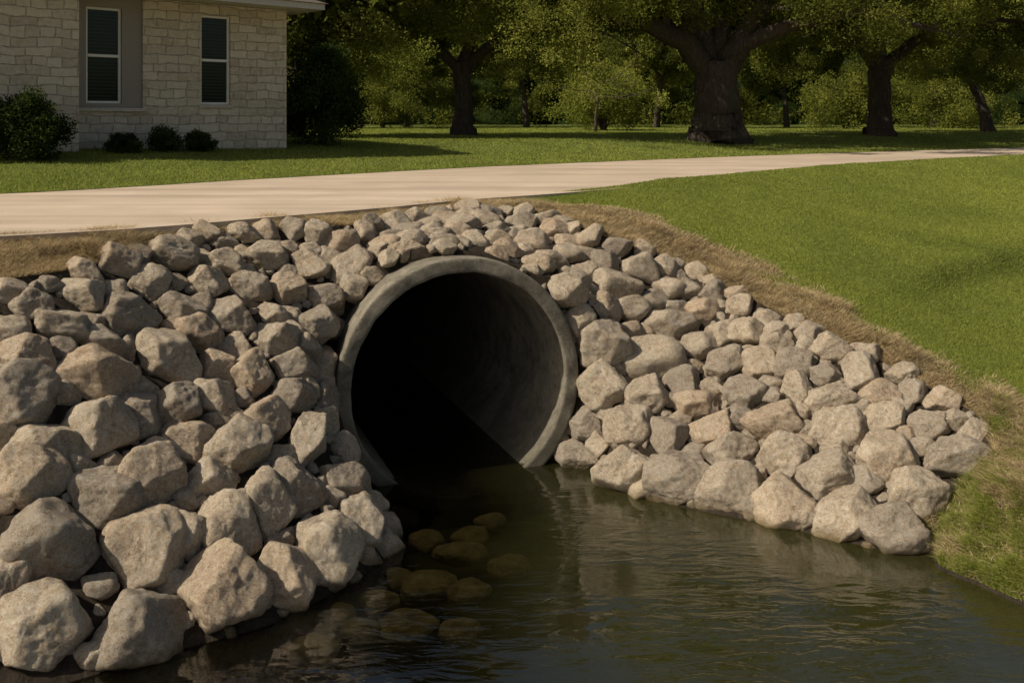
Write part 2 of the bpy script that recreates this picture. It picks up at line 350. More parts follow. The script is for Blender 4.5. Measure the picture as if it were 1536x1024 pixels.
# ---------------------------------------------------------------- boulders
def ico(n):
    bm=bmesh.new(); bmesh.ops.create_icosphere(bm,subdivisions=n,radius=1); bm.verts.ensure_lookup_table()
    V=np.array([v.co[:] for v in bm.verts]); Fq=np.array([[v.index for v in f.verts] for f in bm.faces]); bm.free(); return V/np.linalg.norm(V,axis=1)[:,None],Fq
ICO={k:ico(k) for k in (3,4,5)}
def rock_shape(lvl,seed,p=28,rnd_=1.06):
    r_=np.random.default_rng(seed); dirs,Fq=ICO[lvl]
    K=r_.integers(9,14); nn=r_.normal(size=(K*6,3)); nn/=np.linalg.norm(nn,axis=1)[:,None]
    sel=[0]
    for k in range(1,K*6):
        if len(sel)<K and max(nn[k]@nn[j] for j in sel)<.64: sel.append(k)
    nn=nn[sel]; K=len(sel)
    dd=r_.uniform(.64,.90,K); dots=dirs@nn.T
    inv=np.where(dots>.02,dots/dd,0); inv=np.concatenate([inv,np.full((len(dirs),1),1/rnd_)],1)
    r=(inv**p).sum(1)**(-1/p)
    s=seed%977
    r=r*(1+.06*fbm(dirs*1.6+s,seed,3)+.04*fbm(dirs*5+s,seed+5,4))
    V=dirs*r[:,None]; lo=V.min(0);hi=V.max(0); return (V-(lo+hi)/2)/((hi-lo)/2),Fq
cnt=[0]
rocks=[]
def add_rock(c,n,dims,label,group,name='boulder',mat=None,tilt=.3,p=28,rnd_=1.06):
    cnt[0]+=1; sz=max(dims); lvl=4
    if sz>.3 and c[1]<9: lvl=5
    V,Fq=rock_shape(lvl,1000+cnt[0]*13,p,rnd_)
    n=Vector(n).normalized(); x=Vector((1,.1,0)); x=(x-n*x.dot(n)).normalized(); u=n.cross(x)*-1
    if u.z<0:u=-u
    y=u.cross(x)
    R=Matrix((x,y,u)).transposed()
    q=Quaternion((random.uniform(-1,1),random.uniform(-1,1),random.uniform(-1,1)),random.uniform(-tilt,tilt)); R=R@q.to_matrix()
    V=V*np.array(dims)/2
    o=mesh_np(name,V,Fq,mat or M['rock']); o.matrix_world=Matrix.Translation(Vector(c))@R.to_4x4()
    tag(o,label,'rock',group); rocks.append((np.array(c),(dims[0]+dims[2])/4)); return o
L=[
(65,935,140,128,'big rounded boulder at the bottom left, second from the left corner at the water'),(215,942,145,130,'big pointed boulder at the bottom, standing in the water right of the bottom left boulder'),(332,888,146,128,'broad boulder at the left waterline with a sloping top, third in the bottom row'),(428,865,108,103,'boulder at the left waterline between the broad one and the tall leaning one'),(490,825,106,113,'tall leaning boulder at the end of the left waterline row, below the pipe'),
(8,870,70,115,'boulder cut by the left edge of the photo just above the bottom row'),(75,815,145,125,'massive rounded boulder in the second row up at the left edge'),(212,830,126,125,'massive round boulder in the second row, just above the pointed bottom boulder'),(340,800,106,108,'boulder with a lit slanting face in the second row of the left bank'),(400,765,96,104),(265,800,85,75),(535,787,82,88,'boulder left of the pipe foot, upper left of the small waterline stones'),(597,772,78,60,'flat wedge boulder touching the bottom left of the pipe'),(583,825,62,50,'small stone at the water just below the wedge boulder at the pipe foot'),
(45,718,115,95,'wide boulder with a bright top at the left edge, third row up'),(158,745,116,100),(226,718,105,100),(315,722,85,62),(437,738,105,88),(512,722,85,62),(560,728,60,55),(70,672,112,72),(145,645,120,105,'blocky boulder with a flat square lit face in the middle of the left bank'),(278,665,80,62),(355,672,96,110,'tall rounded boulder in the middle of the left bank'),(462,662,62,110,'upright narrow boulder left of the pipe'),(428,690,60,45),(510,682,60,60),(235,680,62,42),
(30,600,105,95,'large boulder cut by the left edge, halfway up the left bank'),(148,570,132,84,'wide peaked boulder halfway up the left bank'),(205,628,85,75),(262,612,80,75),(320,598,75,70),(396,633,83,76,'rounded pale boulder halfway up the left bank, left of the upright narrow one'),(440,598,70,55),(486,602,50,70),(250,538,104,80,'blocky boulder with a bright face, directly right of the wide peaked one'),(372,565,76,74),(298,505,85,60),(440,550,75,62),(484,548,48,62),(325,552,60,60),(40,537,95,58),(0,652,60,70),
(190,482,98,68),(92,490,90,56),(160,520,90,45),(50,462,66,58),(122,442,74,52),(12,500,60,55),(270,467,78,50),(345,475,80,62),(415,508,78,62),(472,487,66,58),(225,428,62,62),(178,397,70,48),(258,387,88,50),(335,397,74,46),(400,387,72,46),(310,425,68,56),(375,432,68,48),(430,442,66,50),(487,447,68,50),(525,404,80,52),(462,402,60,48),(128,412,62,45),(170,440,55,50),(14,440,60,42),(437,345,42,44,'small upright stone on the crest of the left bank beside the driveway'),(510,364,64,46),(590,342,56,44),(583,374,66,38),(645,350,50,42),(690,352,50,40),(730,334,56,36),(780,336,50,40),(795,372,56,42),(748,362,50,30),(545,355,52,44),(475,352,48,42),(365,352,54,36),(310,354,50,34),(280,362,50,32),(620,330,42,32),(655,326,46,34),(700,326,44,32),(400,350,46,38),
(618,366,50,32),(667,366,46,28),(712,364,46,28),(563,386,50,38),(540,440,46,44),
(806,400,52,46),(852,438,62,54,'rounded stone touching the upper right of the pipe rim'),(870,482,52,54),(907,516,82,70,'broad boulder right of the pipe at mid height'),(906,578,74,70,'round dark boulder hugging the right side of the pipe'),(882,635,58,50),(868,686,78,54,'squarish boulder at the waterline touching the right foot of the pipe'),(938,706,92,70,'boulder in the waterline row, second to the right of the pipe'),(944,640,80,64),(970,597,70,56),(976,542,106,68,'widest slab boulder right of the pipe, tilted to the right'),(925,434,86,42),(948,468,58,42),(903,465,54,52),(1003,492,84,54),(1023,574,60,58),(1046,606,82,52),(1002,655,62,68),(1016,722,106,78,'waterline boulder on the right bank, third from the pipe'),(1096,738,108,88,'large waterline boulder on the right bank, fourth from the pipe'),(1173,758,90,94,'upright waterline boulder on the right bank, fifth from the pipe'),(1267,772,108,84,'waterline boulder on the right bank, second from its right end'),(1340,802,102,76,'pale boulder standing in the water at the far end of the right bank'),
(1096,678,84,64),(1068,650,74,52),(1176,686,84,70),(1242,714,90,72),(1330,692,96,84,'large rounded boulder near the right end of the bank, above the waterline row'),(1372,742,98,72),(1432,693,112,68,'wide angular boulder at the far right end of the bank against the grass'),(1458,652,62,46),(1162,636,98,62),(1258,644,92,66),(1328,632,64,48),(1248,600,84,60),(1320,596,64,50),(1100,630,64,44),(1122,592,66,54),(1196,588,50,54),(1190,550,66,54),(1140,550,60,52),(1086,548,66,54),(1052,520,62,52),(1085,502,54,50),(1122,500,64,50),(1055,466,54,42),(1070,440,48,38),(1000,434,60,42),(1030,436,50,36),(958,402,60,50),(992,404,48,40),(1165,520,52,44),(1245,526,62,42),(1290,562,56,60),(1365,592,54,42),(1415,602,62,42),(1396,642,64,48),(1210,522,42,42),(1300,532,52,34),(1150,480,44,36),(1110,462,44,36),(1430,632,50,36),(850,385,50,42),(905,395,48,42),(880,410,44,36),(830,350,52,36),(885,358,46,34),(925,372,44,34)]
def region(px,py):
    if px<690:
        if py<400: return ('weathered grey tan riprap stone on the upper edge of the left bank below the driveway','crest stones of the left bank')
        if py<600: return ('grey tan angular boulder in the upper half of the left rock bank','upper boulders of the left bank')
        return ('rough grey tan boulder in the lower half of the left rock bank','lower boulders of the left bank')
    if px<860 and py<400: return ('small pale stone packed above the pipe between rim and driveway','stones above the pipe')
    if py<500: return ('pale riprap stone on the upper part of the right bank below the dry grass','upper stones of the right bank')
    if py<640: return ('pale riprap boulder in the middle of the right rock bank','middle boulders of the right bank')
    return ('pale boulder in the lower rows of the right rock bank','lower boulders of the right bank')
def proj(p): return 768+F_*p[0]/p[1], HZ-F_*p[2]/p[1]
def pushout(c,r):
    c=np.array(c,float); t,rr=paxis(c[None]); t=t[0]; rr=rr[0]
    if -1.0<t and rr<RO+.6*r:
        q=(c-PC)-t*PA; c=c+q/max(rr,1e-3)*(RO+.6*r-rr)
        if t<.25: c=c+PA*min(.2,(.25-t)*.6)
    return c
for it in L:
    px,py,w,h=it[:4]; d=Vector(((px-768)/F_,1,-(py-HZ)/F_)); hit=bvB.ray_cast(Vector((0,0,0)),d.normalized())
    if hit[0] is None: continue
    c,n=hit[0],hit[1]
    if n.dot(d)>0:n=-n
    s=c.y/F_; lf=px<690; W=w*s*(1.04 if lf else 1.05); H=h*s*(1.09 if lf else 1.11)
    dep=.5*(W+H)*random.uniform(.8,1.0)
    lab,grp=region(px,py)
    if len(it)>4: lab=it[4]; grp='riprap boulders'
    c=pushout(c,.46*(W+H)/2)
    add_rock(c,n,(W,dep,H),lab,grp,tilt=.22)
def bank_sample(lo,hi):
    j=random.uniform(0,GB.shape[1]-1.001); i=random.uniform(lo,hi); a,b=int(i),int(j); fi,fj=i-a,j-b
    p=(GB[a,b]*(1-fi)*(1-fj)+GB[a+1,b]*fi*(1-fj)+GB[a,b+1]*(1-fi)*fj+GB[a+1,b+1]*fi*fj)
    n=np.cross(GB[a,b+1]-GB[a,b],GB[a+1,b]-GB[a,b]); n/=np.linalg.norm(n)+1e-9
    if n[2]<0:n=-n
    return p,n
def grassy(px,py): return px>1352+max(0,800-py)*1.05
def far_ok(p,r,k):
    C=np.array([q[0] for q in rocks]); R=np.array([q[1] for q in rocks]); return np.all(np.linalg.norm(C-p,axis=1)>k*(R+r))
def fill(tries,rmin,rmax,k,maxn):
    n0=0
    for _ in range(tries):
        p,n=bank_sample(9,47.9); px,py=proj(p)
        if not(-60<px<1480 and 290<py<1060): continue
        if grassy(px+30,py+20) and py>640: continue
        r=random.uniform(rmin,rmax); t,ra=paxis(p[None])
        if t[0]>-.7 and ra[0]<RO+.5*r: continue
        if not far_ok(p,r,k): continue
        lab,grp=region(px,py)
        add_rock(p-n*r*.1,n,(2.15*r*random.uniform(1,1.3),2*r*.9,2.15*r*random.uniform(.8,1.05)),lab,grp); n0+=1
        if len(rocks)>=maxn: break
    return n0
print('manual',len(rocks))
print('f1',fill(6000,.12,.15,.76,240)); print('f2',fill(9000,.085,.11,.70,299))
SV=[];SF=[];b0=0; pts=[]
bs=[rock_shape(3,k*31+5) for k in range(8)]
for k in range(3500):
    p,n=bank_sample(8,48); px,py=proj(p)
    if not(-80<px<1480): continue
    if grassy(px+25,py+15) and py>640: continue
    t,ra=paxis(p[None])
    if ra[0]<RO+.03 and t[0]>-.7: continue
    r=random.uniform(.04,.065)
    if not far_ok(p,r*.5,.74): continue
    if pts and np.min(np.linalg.norm(np.array(pts)-p,axis=1))<.09: continue
    pts.append(p); v,f=bs[k%8]
    q=np.array(Quaternion((random.random(),random.random()-.5,random.random()-.5,random.random())).normalized().to_matrix())
    SV.append((v*np.array((r*1.2,r,r*.8)))@q.T+p-n*.02); SF.append(f+b0); b0+=len(v)
if SV:
    o=mesh_np('small_stones',np.vstack(SV),np.vstack(SF),M['rock']); tag(o,'small broken stones filling the gaps between the riprap boulders','small stones',None,'stuff')
print('rocks',len(rocks),'chips',len(pts))
sub=[(690,830,74,34),(648,880,84,40),(592,870,56,30),(566,905,60,34),(612,938,84,50),(705,808,52,24),(765,852,60,26),(640,812,50,26),(540,948,56,40),(705,892,60,30),(735,785,44,26),(572,845,44,30),(500,925,60,30),(690,950,60,30),(470,975,70,30)]
for px,py,w,h in sub:
    c=P(px,py,WZ-.125); s=c[1]/F_
    add_rock(c,(0,-.03,1),(w*s*1.15,.17,w*s*.85),'mossy brown stone lying under the shallow water below the left bank','submerged stones near the left bank','submerged_stone',M['subrock'],.06,9,.9)
# ---------------------------------------------------------------- grass blades
def sample(G,n,wf,seed,extra=None):
    r=np.random.default_rng(seed); a=G[:-1,:-1];b=G[:-1,1:];c=G[1:,1:];d=G[1:,:-1]
    nr=np.cross(b-a,d-a); ar=np.linalg.norm(nr,axis=-1); ctr=(a+b+c+d)/4
    w=(ar*wf(ctr)).ravel(); k=r.choice(len(w),n,p=w/w.sum()); u=r.random((n,1)); v=r.random((n,1))
    a,b,c,d=[q.reshape(-1,3)[k] for q in (a,b,c,d)]
    p=a*(1-u)*(1-v)+b*u*(1-v)+c*u*v+d*(1-u)*v
    if extra is not None: return p,extra[:-1,:-1].ravel()[k]
    return p
def vis(ctr,marg=120):
    x=ctr[...,0];y=np.maximum(ctr[...,1],.5); px=768+F_*x/y; return ((px>-marg)&(px<1536+marg)&(ctr[...,1]>3)).astype(float)
def blades(name,pts,h,w,mat,seed,lean=.5,tall=False):
    r=np.random.default_rng(seed); n=len(pts); th=r.uniform(0,2*np.pi,n); ph=r.uniform(0,2*np.pi,n)
    sc=pts[:,1]/9; h=h*r.uniform(.5,1.2,n); w=w*np.clip(sc,.7,6)
    ax=np.stack([np.cos(th),np.sin(th),0*th],-1)*w[:,None]/2
    l=np.stack([np.cos(ph),np.sin(ph),0*ph],-1)*(h*lean*r.uniform(.2,1.2,n))[:,None]
    up=np.zeros((n,3)); up[:,2]=h
    if tall:
        V=np.stack([pts-ax,pts+ax,pts+ax*.8+up*.6+l*.4,pts-ax*.8+up*.6+l*.4,pts+up*.85+l*1.3+ax*.1,pts+up*.85+l*1.3-ax*.1],1).reshape(-1,3)
        i=np.arange(n)[:,None]*6; Fq=np.vstack([i+np.array([[0,1,2,3]]),i+np.array([[3,2,4,5]])]); m=6
    else:
        V=np.stack([pts-ax,pts+ax,pts+up+l],1).reshape(-1,3); Fq=np.arange(n*3).reshape(-1,3); m=3
    return mesh_np(name,V,Fq,mat,False,None,np.repeat(r.random(n),m))
wY=lambda p:vis(p)/np.maximum(p[...,1],4)**2
rr2=np.random.default_rng(77)
gp,gd=sample(GL,480000,wY,1,ld); gv_,gvd=sample(GV,130000,wY,6,vd)
ap=np.vstack([gp,gv_]); ad=np.concatenate([gd,gvd])
nz=.95*fbm(ap*2.6,9,3)+.35*rr2.normal(size=len(ap))
isdry=(((ad+nz*.5)>.52)&(ad>.04))|(ad>.97)
o=blades('grass',ap[~isdry],.020,.0065,M['grass'],3,1.3); tag(o,'short mown green grass on the lawn sloping down right of the culvert','grass',None,'stuff')
dp=ap[isdry]; hh=.035+.07*np.clip(fbm(dp*4,21,2),0,1)
o=blades('dry_grass',dp,hh,.007,M['dry'],7,2.2); tag(o,'dry brown grass and dead stalks along the top edge of the rock banks','dry grass',None,'stuff')
bp=sample(GBL,230000,lambda p:wY(p)*(p[...,1]<70),4)
o=blades('grass',bp,.035,.009,M['grass'],5,1.1); tag(o,'mown green grass of the lawn behind the driveway under the oaks','grass',None,'stuff')
def gmask(p):
    px=768+F_*p[...,0]/p[...,1]; py=HZ-F_*p[...,2]/p[...,1]; return px>1362+np.maximum(0,800-py)*1.15
GT=GB[8:,12*14:]; tp=sample(GT,90000,lambda p:wY(p)*gmask(p),10)
GT2=GV[:,13*14:]; tp2=sample(GT2,26000,wY,11); tp=np.vstack([tp,tp2])
tn_=fbm(tp*3.3,31,3); tz=tp[:,2]-WZ
tdry=((tn_>.25)&(rr2.random(len(tp))<.4))|(rr2.random(len(tp))<.12)|((tz>.42+.1*tn_)&(rr2.random(len(tp))<.55))
tuft=fbm(tp*9,51,2)
keep=(tz>.015)&((tuft>-.45)|(rr2.random(len(tp))<.3))
g1=tp[keep&~tdry]; hn=.03+.055*np.clip(fbm(g1*9,51,2)+.3,0,1)
o=blades('tall_grass',g1,hn,.0075,M['grass'],12,1.1,True); tag(o,'longer lush green grass tufts hanging over the water at the lower right bank','grass',None,'stuff')
o=blades('dry_grass',tp[keep&tdry],.06,.006,M['dry'],13,1.3,True); tag(o,'dead straw mixed through the grass of the lower right bank','dry grass',None,'stuff')
# ---------------------------------------------------------------- foliage
def leaves(centers,sig,n,size,seed,flat=.75):
    r=np.random.default_rng(seed); C=np.array(centers); sig=np.broadcast_to(np.asarray(sig,float),(len(C),)); k=r.choice(len(C),n,p=sig**2/np.sum(sig**2))
    d=r.normal(size=(n,3)); d/=np.linalg.norm(d,axis=1)[:,None]; rad=r.random(n)**.5
    p=C[k]+d*(rad*sig[k])[:,None]*np.array((1,1,flat))
    a=r.normal(size=(n,3)); a/=np.linalg.norm(a,axis=1)[:,None]; b=np.cross(a,r.normal(size=(n,3))); b/=np.linalg.norm(b,axis=1)[:,None]
    s=(size*r.uniform(.6,1.3,n))[:,None]
    V=np.stack([p-a*s,p-b*s*.5,p+a*s,p+b*s*.5],1).reshape(-1,3)
    cr_=np.clip(.2*r.random(n)+.8*r.random(len(C))[k],0,1)  # tone per clump: sunlit and dim clumps put into the leaf colour
    return V,np.arange(n*4).reshape(-1,4),np.repeat(cr_,4)
def tree(base,trunk,limbs,crown,nleaf,lsize,label,seed,mat='leaf',group=None,name='oak_tree',extra=0):
    rnd=random.Random(seed); r=empty(name,base); tag(r,label,'tree',group); mb=MB()
    pts,rad=trunk
    def dens(pts,rad,k=5,j=.04):
        P2=[];R2=[]
        for i in range(len(pts)-1):
            for q in range(k):
                t=q/k; p=Vector(pts[i]).lerp(Vector(pts[i+1]),t)
                if i+q>0: p+=Vector((rnd.uniform(-j,j),rnd.uniform(-j,j),0))*rad[i]*2
                P2.append(p);R2.append(rad[i]*(1-t)+rad[i+1]*t)
        P2.append(Vector(pts[-1]));R2.append(rad[-1]); return P2,R2
    P2,R2=dens(pts,rad)
    ph=rnd.uniform(0,6)
    mb.tube(P2,R2,28,lambda i,th:1+.05*math.sin(5*th+ph+i*.1)*(1+1.5*max(0,1-i/5))+.03*math.sin(9*th+i*.2))
    tips=[]
    def branch(p,d,rd,ln,dep):
        n=6; pp=[p];rr=[rd]; q=p.copy(); d=d.copy()
        for i in range(n):
            d=(d+Vector((rnd.uniform(-.3,.3),rnd.uniform(-.3,.3),rnd.uniform(-.22,.26)))).normalized(); q=q+d*ln/n; pp.append(q.copy()); rr.append(max(.012,rd*(1-.75*(i+1)/n)))
            if dep>0 and i>=1 and rnd.random()<.75:
                side=Vector((rnd.uniform(-1,1),rnd.uniform(-1,1),rnd.uniform(-.4,.6))).normalized()
                branch(q.copy(),(d*.5+side*.8).normalized(),rr[-1]*.65,ln*rnd.uniform(.45,.7),dep-1)
        mb.tube(pp,rr,7); tips.append(q.copy()); tips.append(pp[4].copy())
    for lp,lr in limbs:
        a,b=dens(lp,lr,5,.09); mb.tube(a,b,12,lambda i,th:1+.05*math.sin(4*th+i*.3))
        for i in range(4,len(a)):
            if rnd.random()<.6:
                d=(a[i]-a[i-1]).normalized(); side=Vector((rnd.uniform(-1,1),rnd.uniform(-1,1),rnd.uniform(-.5,.9))).normalized()
                branch(a[i].copy(),(d*.4+side).normalized(),b[i]*.4,rnd.uniform(1.2,2.6),1)
        branch(a[-1].copy(),(a[-1]-a[-2]).normalized(),b[-1],2.2,1)
    mb.build('trunk',M['bark'],r,smooth=True)
    (cx,cy,cz),(ax,ay,az),nc,low=crown
    cs=[tuple(t) for t in tips if t.z>low-.1]
    for _ in range(nc):
        while True:
            v=Vector((rnd.uniform(-1,1),rnd.uniform(-1,1),rnd.uniform(-1,1)))
            if .45<v.length<1: break
        p=Vector((cx+v.x*ax,cy+v.y*ay,cz+v.z*az))
        lo2=low+1.0*max(0,1-math.hypot(v.x,v.y)*1.3)
        if p.z<lo2: p.z=lo2+rnd.random()*.8
        cs.append(tuple(p))
    for _ in range(extra):
        a=rnd.uniform(0,6.28); q=rnd.uniform(.6,1.05); cs.append((cx+math.cos(a)*ax*q,cy+math.sin(a)*ay*q,low+rnd.uniform(-.6,.4)))
    lim=low+2.2; lo_=[c for c in cs if c[2]<lim]; hi_=[c for c in cs if c[2]>=lim]
    V,Fq,rn=leaves(lo_,[rnd.uniform(.3,.85) for _ in lo_],int(nleaf*2.0),lsize*.46,seed)
    if hi_:
        V2,F2,r2=leaves(hi_,[rnd.uniform(.5,.95) for _ in hi_],int(nleaf*.22),lsize*1.9,seed+1)
        Fq=np.vstack([Fq,F2+len(V)]); V=np.vstack([V,V2]); rn=np.concatenate([rn,r2])
    mesh_np('crown',V,Fq,M[mat],False,r,rn); return r
def at(px,Y): return (px-768)/F_*Y
x=at(1075,30); tree((x,30,gz(x,30)-.08),([(0,0,0),(0,0,.3),(.03,0,.9),(0,0,1.9),(-.02,0,2.6)],[1.0,.79,.66,.62,.64]),
 [([(-.2,0,2.1),(-.9,-.3,3.0),(-2.2,-.5,3.6),(-3.6,-.6,3.8),(-4.8,-.8,3.3)],[.38,.34,.26,.2,.12]),([(-.1,.1,2.2),(-.6,.5,4.0),(-1.2,.8,6.5),(-2,1,8)],[.40,.36,.25,.15]),
  ([(.2,0,2.1),(.9,.1,3.4),(1.7,.3,5.0),(3.2,.4,6.8)],[.42,.36,.27,.16]),([(.1,.2,2.2),(.4,1,4.5),(.6,1.5,7.5)],[.4,.32,.15]),([(.6,0,2.9),(2.0,-.6,3.5),(3.8,-1,3.9),(5.4,-1,3.5)],[.24,.2,.16,.1])],
 ((0,-1.2,6.5),(7.2,6.6,3.6),120,3.7),52000,.10,'huge live oak with a thick dark trunk forking low, largest tree behind the driveway',11,extra=22)
x=at(695,30); tree((x,30,gz(x,30)-.05),([(0,0,0),(0,0,.2),(.02,0,.7),(-.02,0,1.5),(-.08,0,2.2)],[.44,.34,.27,.25,.29]),
 [([(-.1,0,2.0),(-.8,-.2,2.7),(-1.8,-.3,3.3),(-3,-.4,3.9)],[.17,.13,.1,.06]),([(0,0,2.1),(.3,.2,3.4),(.3,.3,5)],[.2,.15,.08]),([(.05,0,2.1),(1,0,2.9),(2.1,.1,3.7),(3.2,0,4)],[.17,.13,.1,.06])],
 ((0,0,5.0),(4.4,4,2.8),100,2.5),54000,.09,'oak with a slender trunk and spreading crown between the house and the huge oak',23,'leafl',extra=36)
x=at(1320,36); tree((x,36,gz(x,36)-.05),([(0,0,0),(0,0,.25),(.0,0,.9),(.0,0,2.0),(.05,0,2.7)],[.62,.47,.40,.38,.44]),
 [([(-.1,0,2.5),(-.9,-.2,3.5),(-2,-.3,4.3),(-3.4,-.4,4.7)],[.25,.18,.14,.08]),([(0,0,2.6),(.1,.2,4.2),(-.2,.3,6)],[.27,.2,.1]),([(.1,0,2.5),(1.2,0,3.4),(2.6,.1,4.0),(4.2,0,4.2)],[.25,.18,.13,.08])],
 ((0,0,5.8),(5.5,4.5,3.2),95,2.9),48000,.105,'dark oak with forked trunk right of the huge oak',37,extra=34)
x=at(1483,42); tree((x,42,gz(x,42)-.05),([(0,0,0),(-.15,0,.7),(-.4,0,1.5),(-.8,0,2.4)],[.3,.22,.19,.16]),
 [([(-.8,0,2.3),(-1.3,0,3.2),(-1.5,0,4.5)],[.15,.1,.06]),([(-.7,0,2.2),(.1,0,3.0),(.9,0,3.8)],[.12,.1,.05])],
 ((-.3,0,5.2),(4,3.5,2.8),70,2.6),28000,.11,'thin leaning tree at the far right edge behind the driveway',41,extra=20,name='leaning_tree')
x=at(893,40); tree((x,40,gz(x,40)-.03),([(0,0,0),(.02,0,.6),(.1,0,1.2),(.2,0,1.9)],[.08,.06,.045,.02]),[([(.1,0,1.1),(-.1,0,1.5),(-.2,0,1.9)],[.03,.02,.01])],((.15,0,1.9),(.5,.5,.5),10,1.6),900,.08,'young sapling with a thin pale trunk standing on the lawn left of the huge oak',43,'leafl',name='sapling')
x=at(440,27.5); tree((x,27.5,gz(x,27.5)-.03),([(0,0,0),(.02,0,.6),(.1,0,1.5),(.1,0,2.2)],[.3,.24,.2,.18]),[([(.1,0,2.1),(-.7,0,3.3),(-1.2,0,4.6)],[.14,.1,.05]),([(.1,0,2.1),(.8,0,3.2),(1.2,0,4.4)],[.14,.1,.05])],((0,0,4.0),(2.2,1.8,3.2),60,.9),26000,.10,'dark tree rising behind the right corner of the house',44,'leaf',name='dark_tree',extra=10)
k=0
for px,Y,h,lab in [(540,56,7,'woodland tree behind the lawn just right of the house shrub'),(610,62,8,'woodland tree behind the lawn left of the slender oak'),(790,60,8,'woodland tree behind the lawn between slender oak and sapling'),(985,58,8,'woodland tree behind the lawn left of the huge oak trunk'),(1180,62,8,'woodland tree behind the lawn between the two large oaks'),(1400,58,8,'woodland tree behind the lawn right of the forked oak')]:
    k+=1; x=at(px,Y); lx=.3*(-1)**k
    tree((x,Y,gz(x,Y)-.05),([(0,0,0),(lx*.3,0,1.5),(lx,0,3)],[.19,.15,.12]),[([(lx,0,2.9),(lx-.8,0,4),(lx-1.2,0,5.5)],[.11,.08,.05]),([(lx,0,2.9),(lx+.9,0,4),(lx+1.4,0,5.2)],[.11,.08,.05])],((0,0,5.4),(4.4,3,3.6),60,2.2),15000,.16,lab,60+k,'leaf',name='woodland_tree',extra=14)
def shrub(px,Y,wd,ht,n,size,label,seed,mat,name='shrub',x=None,irr=0,wide=1.25):
    x=at(px,Y) if x is None else x; b=(x,Y,(gz(x,Y))-.02); r=empty(name,b); tag(r,label,'shrub'); rnd=random.Random(seed)
    mb=MB()
    for q in range(5):
        a=rnd.uniform(0,6.28); mb.tube([(0,0,0),(math.cos(a)*wd*.12,math.sin(a)*wd*.12,ht*.35),(math.cos(a)*wd*.25,math.sin(a)*wd*.25,ht*.75)],[.03*ht,.02*ht,.008*ht],6)
    mb.build('stem',M['bark'],r,smooth=True); cs=[];sg=[]
    for q in range(90):
        v=Vector((rnd.gauss(0,1),rnd.gauss(0,1),rnd.gauss(0,1))).normalized()*rnd.uniform(.3,.8)*(1+irr*rnd.uniform(-.5,.7))
        k_=wide if v.z<0 else 1.0
        cs.append((v.x*wd/2*k_,v.y*wd/2*k_,max(.07*ht,ht*(.46+v.z*.54)))); sg.append(rnd.uniform(.13,.22)*min(wd,ht))
    V,Fq,rn=leaves(cs,sg,n,size,seed,1); V[:,2]=np.maximum(V[:,2],0); mesh_np('foliage',V,Fq,M[mat],False,r,rn); return r
shrub(905,46,4.8,3.3,28000,.055,'light green bushy shrub standing behind the sapling',70,'leafl',irr=.35)
shrub(1268,50,4.2,3.4,18000,.06,'light green shrub at the wood edge left of the forked oak trunk',71,'leaf',irr=.6)
shrub(1425,52,5.4,3.0,18000,.06,'olive green shrub at the wood edge right of the forked oak',72,'leaf',irr=.7)
shrub(575,54,5.2,3.4,18000,.06,'olive green shrub at the wood edge between house and slender oak',73,'leaf',irr=.7)
shrub(0,22.0,1.85,2.4,40000,.032,'tall dark evergreen shrub at the right corner of the house',74,'leafd',x=-4.15,wide=1.6)
shrub(38,16.0,1.2,1.22,22000,.026,'round dark evergreen bush at the left edge in front of the house',75,'leafd',wide=1.45)
shrub(185,17.7,.66,.42,7000,.02,'leftmost of the three small shrubs under the house windows',76,'leafd',wide=1.45)
shrub(248,18.3,.70,.52,7000,.02,'middle of the three small shrubs under the house windows',77,'leafd',wide=1.45)
shrub(297,18.8,.64,.46,7000,.02,'rightmost of the three small shrubs under the house windows',78,'leafd',wide=1.45)
cs=[];sg=[]
for _ in range(700):
    x=random.uniform(-50,50);Y=random.uniform(66,86); z=random.uniform(-.2,13); cs.append((x,Y,z)); sg.append(random.uniform(.9,2.3))
V,Fq,rn=leaves(cs,sg,150000,.14,90); o=mesh_np('distant_woods',V,Fq,M['leaf'],False,None,rn*.7); tag(o,'dense dark woodland closing the view behind the lawn','woods',None,'stuff')
xs=np.linspace(-110,110,160); zs=np.linspace(-1.5,20,36); X,Zg=np.meshgrid(xs,zs)
Yg=90+3*fbm(np.stack([X.ravel()*.25,Zg.ravel()*.4,0*X.ravel()],-1),8,4).reshape(X.shape)+Zg*.25
o,_=gridmesh('distant_thicket',np.stack([X,Yg,Zg+(Zg>15)*1.5*np.sin(X)],-1),M['leafd']); tag(o,'darkest solid mass of far trees behind the woodland','woods',None,'stuff')
# ---------------------------------------------------------------- house
h=empty('stone_house',(-4.69,20.8,-.5),math.radians(43.7)); tag(h,'cream limestone house with two tall white framed windows at upper left','house')
O=.15; EV=2.60
def zz(z): return z+O
w1=(-3.755-.325,-3.755+.325); w2=(-1.584-.315,-1.584+.315); wb,wt=zz(.65),zz(2.40)
mb=MB(); T_=.25; TP=zz(EV+.02)
mb.box(-3.05,w2[0],0,T_,-.3,TP); mb.box(w2[1],0,0,T_,-.3,TP); mb.box(w2[0],w2[1],0,T_,-.3,wb); mb.box(w2[0],w2[1],0,T_,wt,TP)
mb.box(-4.38,-3.05,0,T_,-.3,zz(.56)); mb.box(-.25,0,T_,8,-.3,TP)
mb.build('wall',M['stone'],h)
mb=MB().box(-9,-4.38,-.45,T_,-.3,TP); tag(mb.build('projecting_wall',M['stone'],h,bevel=.02),'stone wing at the left edge standing forward of the rest')
mb=MB(); a,b=-4.38,-3.05; z0=zz(.56)
mb.box(a,w1[0],.05,T_,z0,TP); mb.box(w1[1],b,.05,T_,z0,TP); mb.box(w1[0],w1[1],.05,T_,wt,TP); mb.box(w1[0],w1[1],.05,T_,z0,wb)
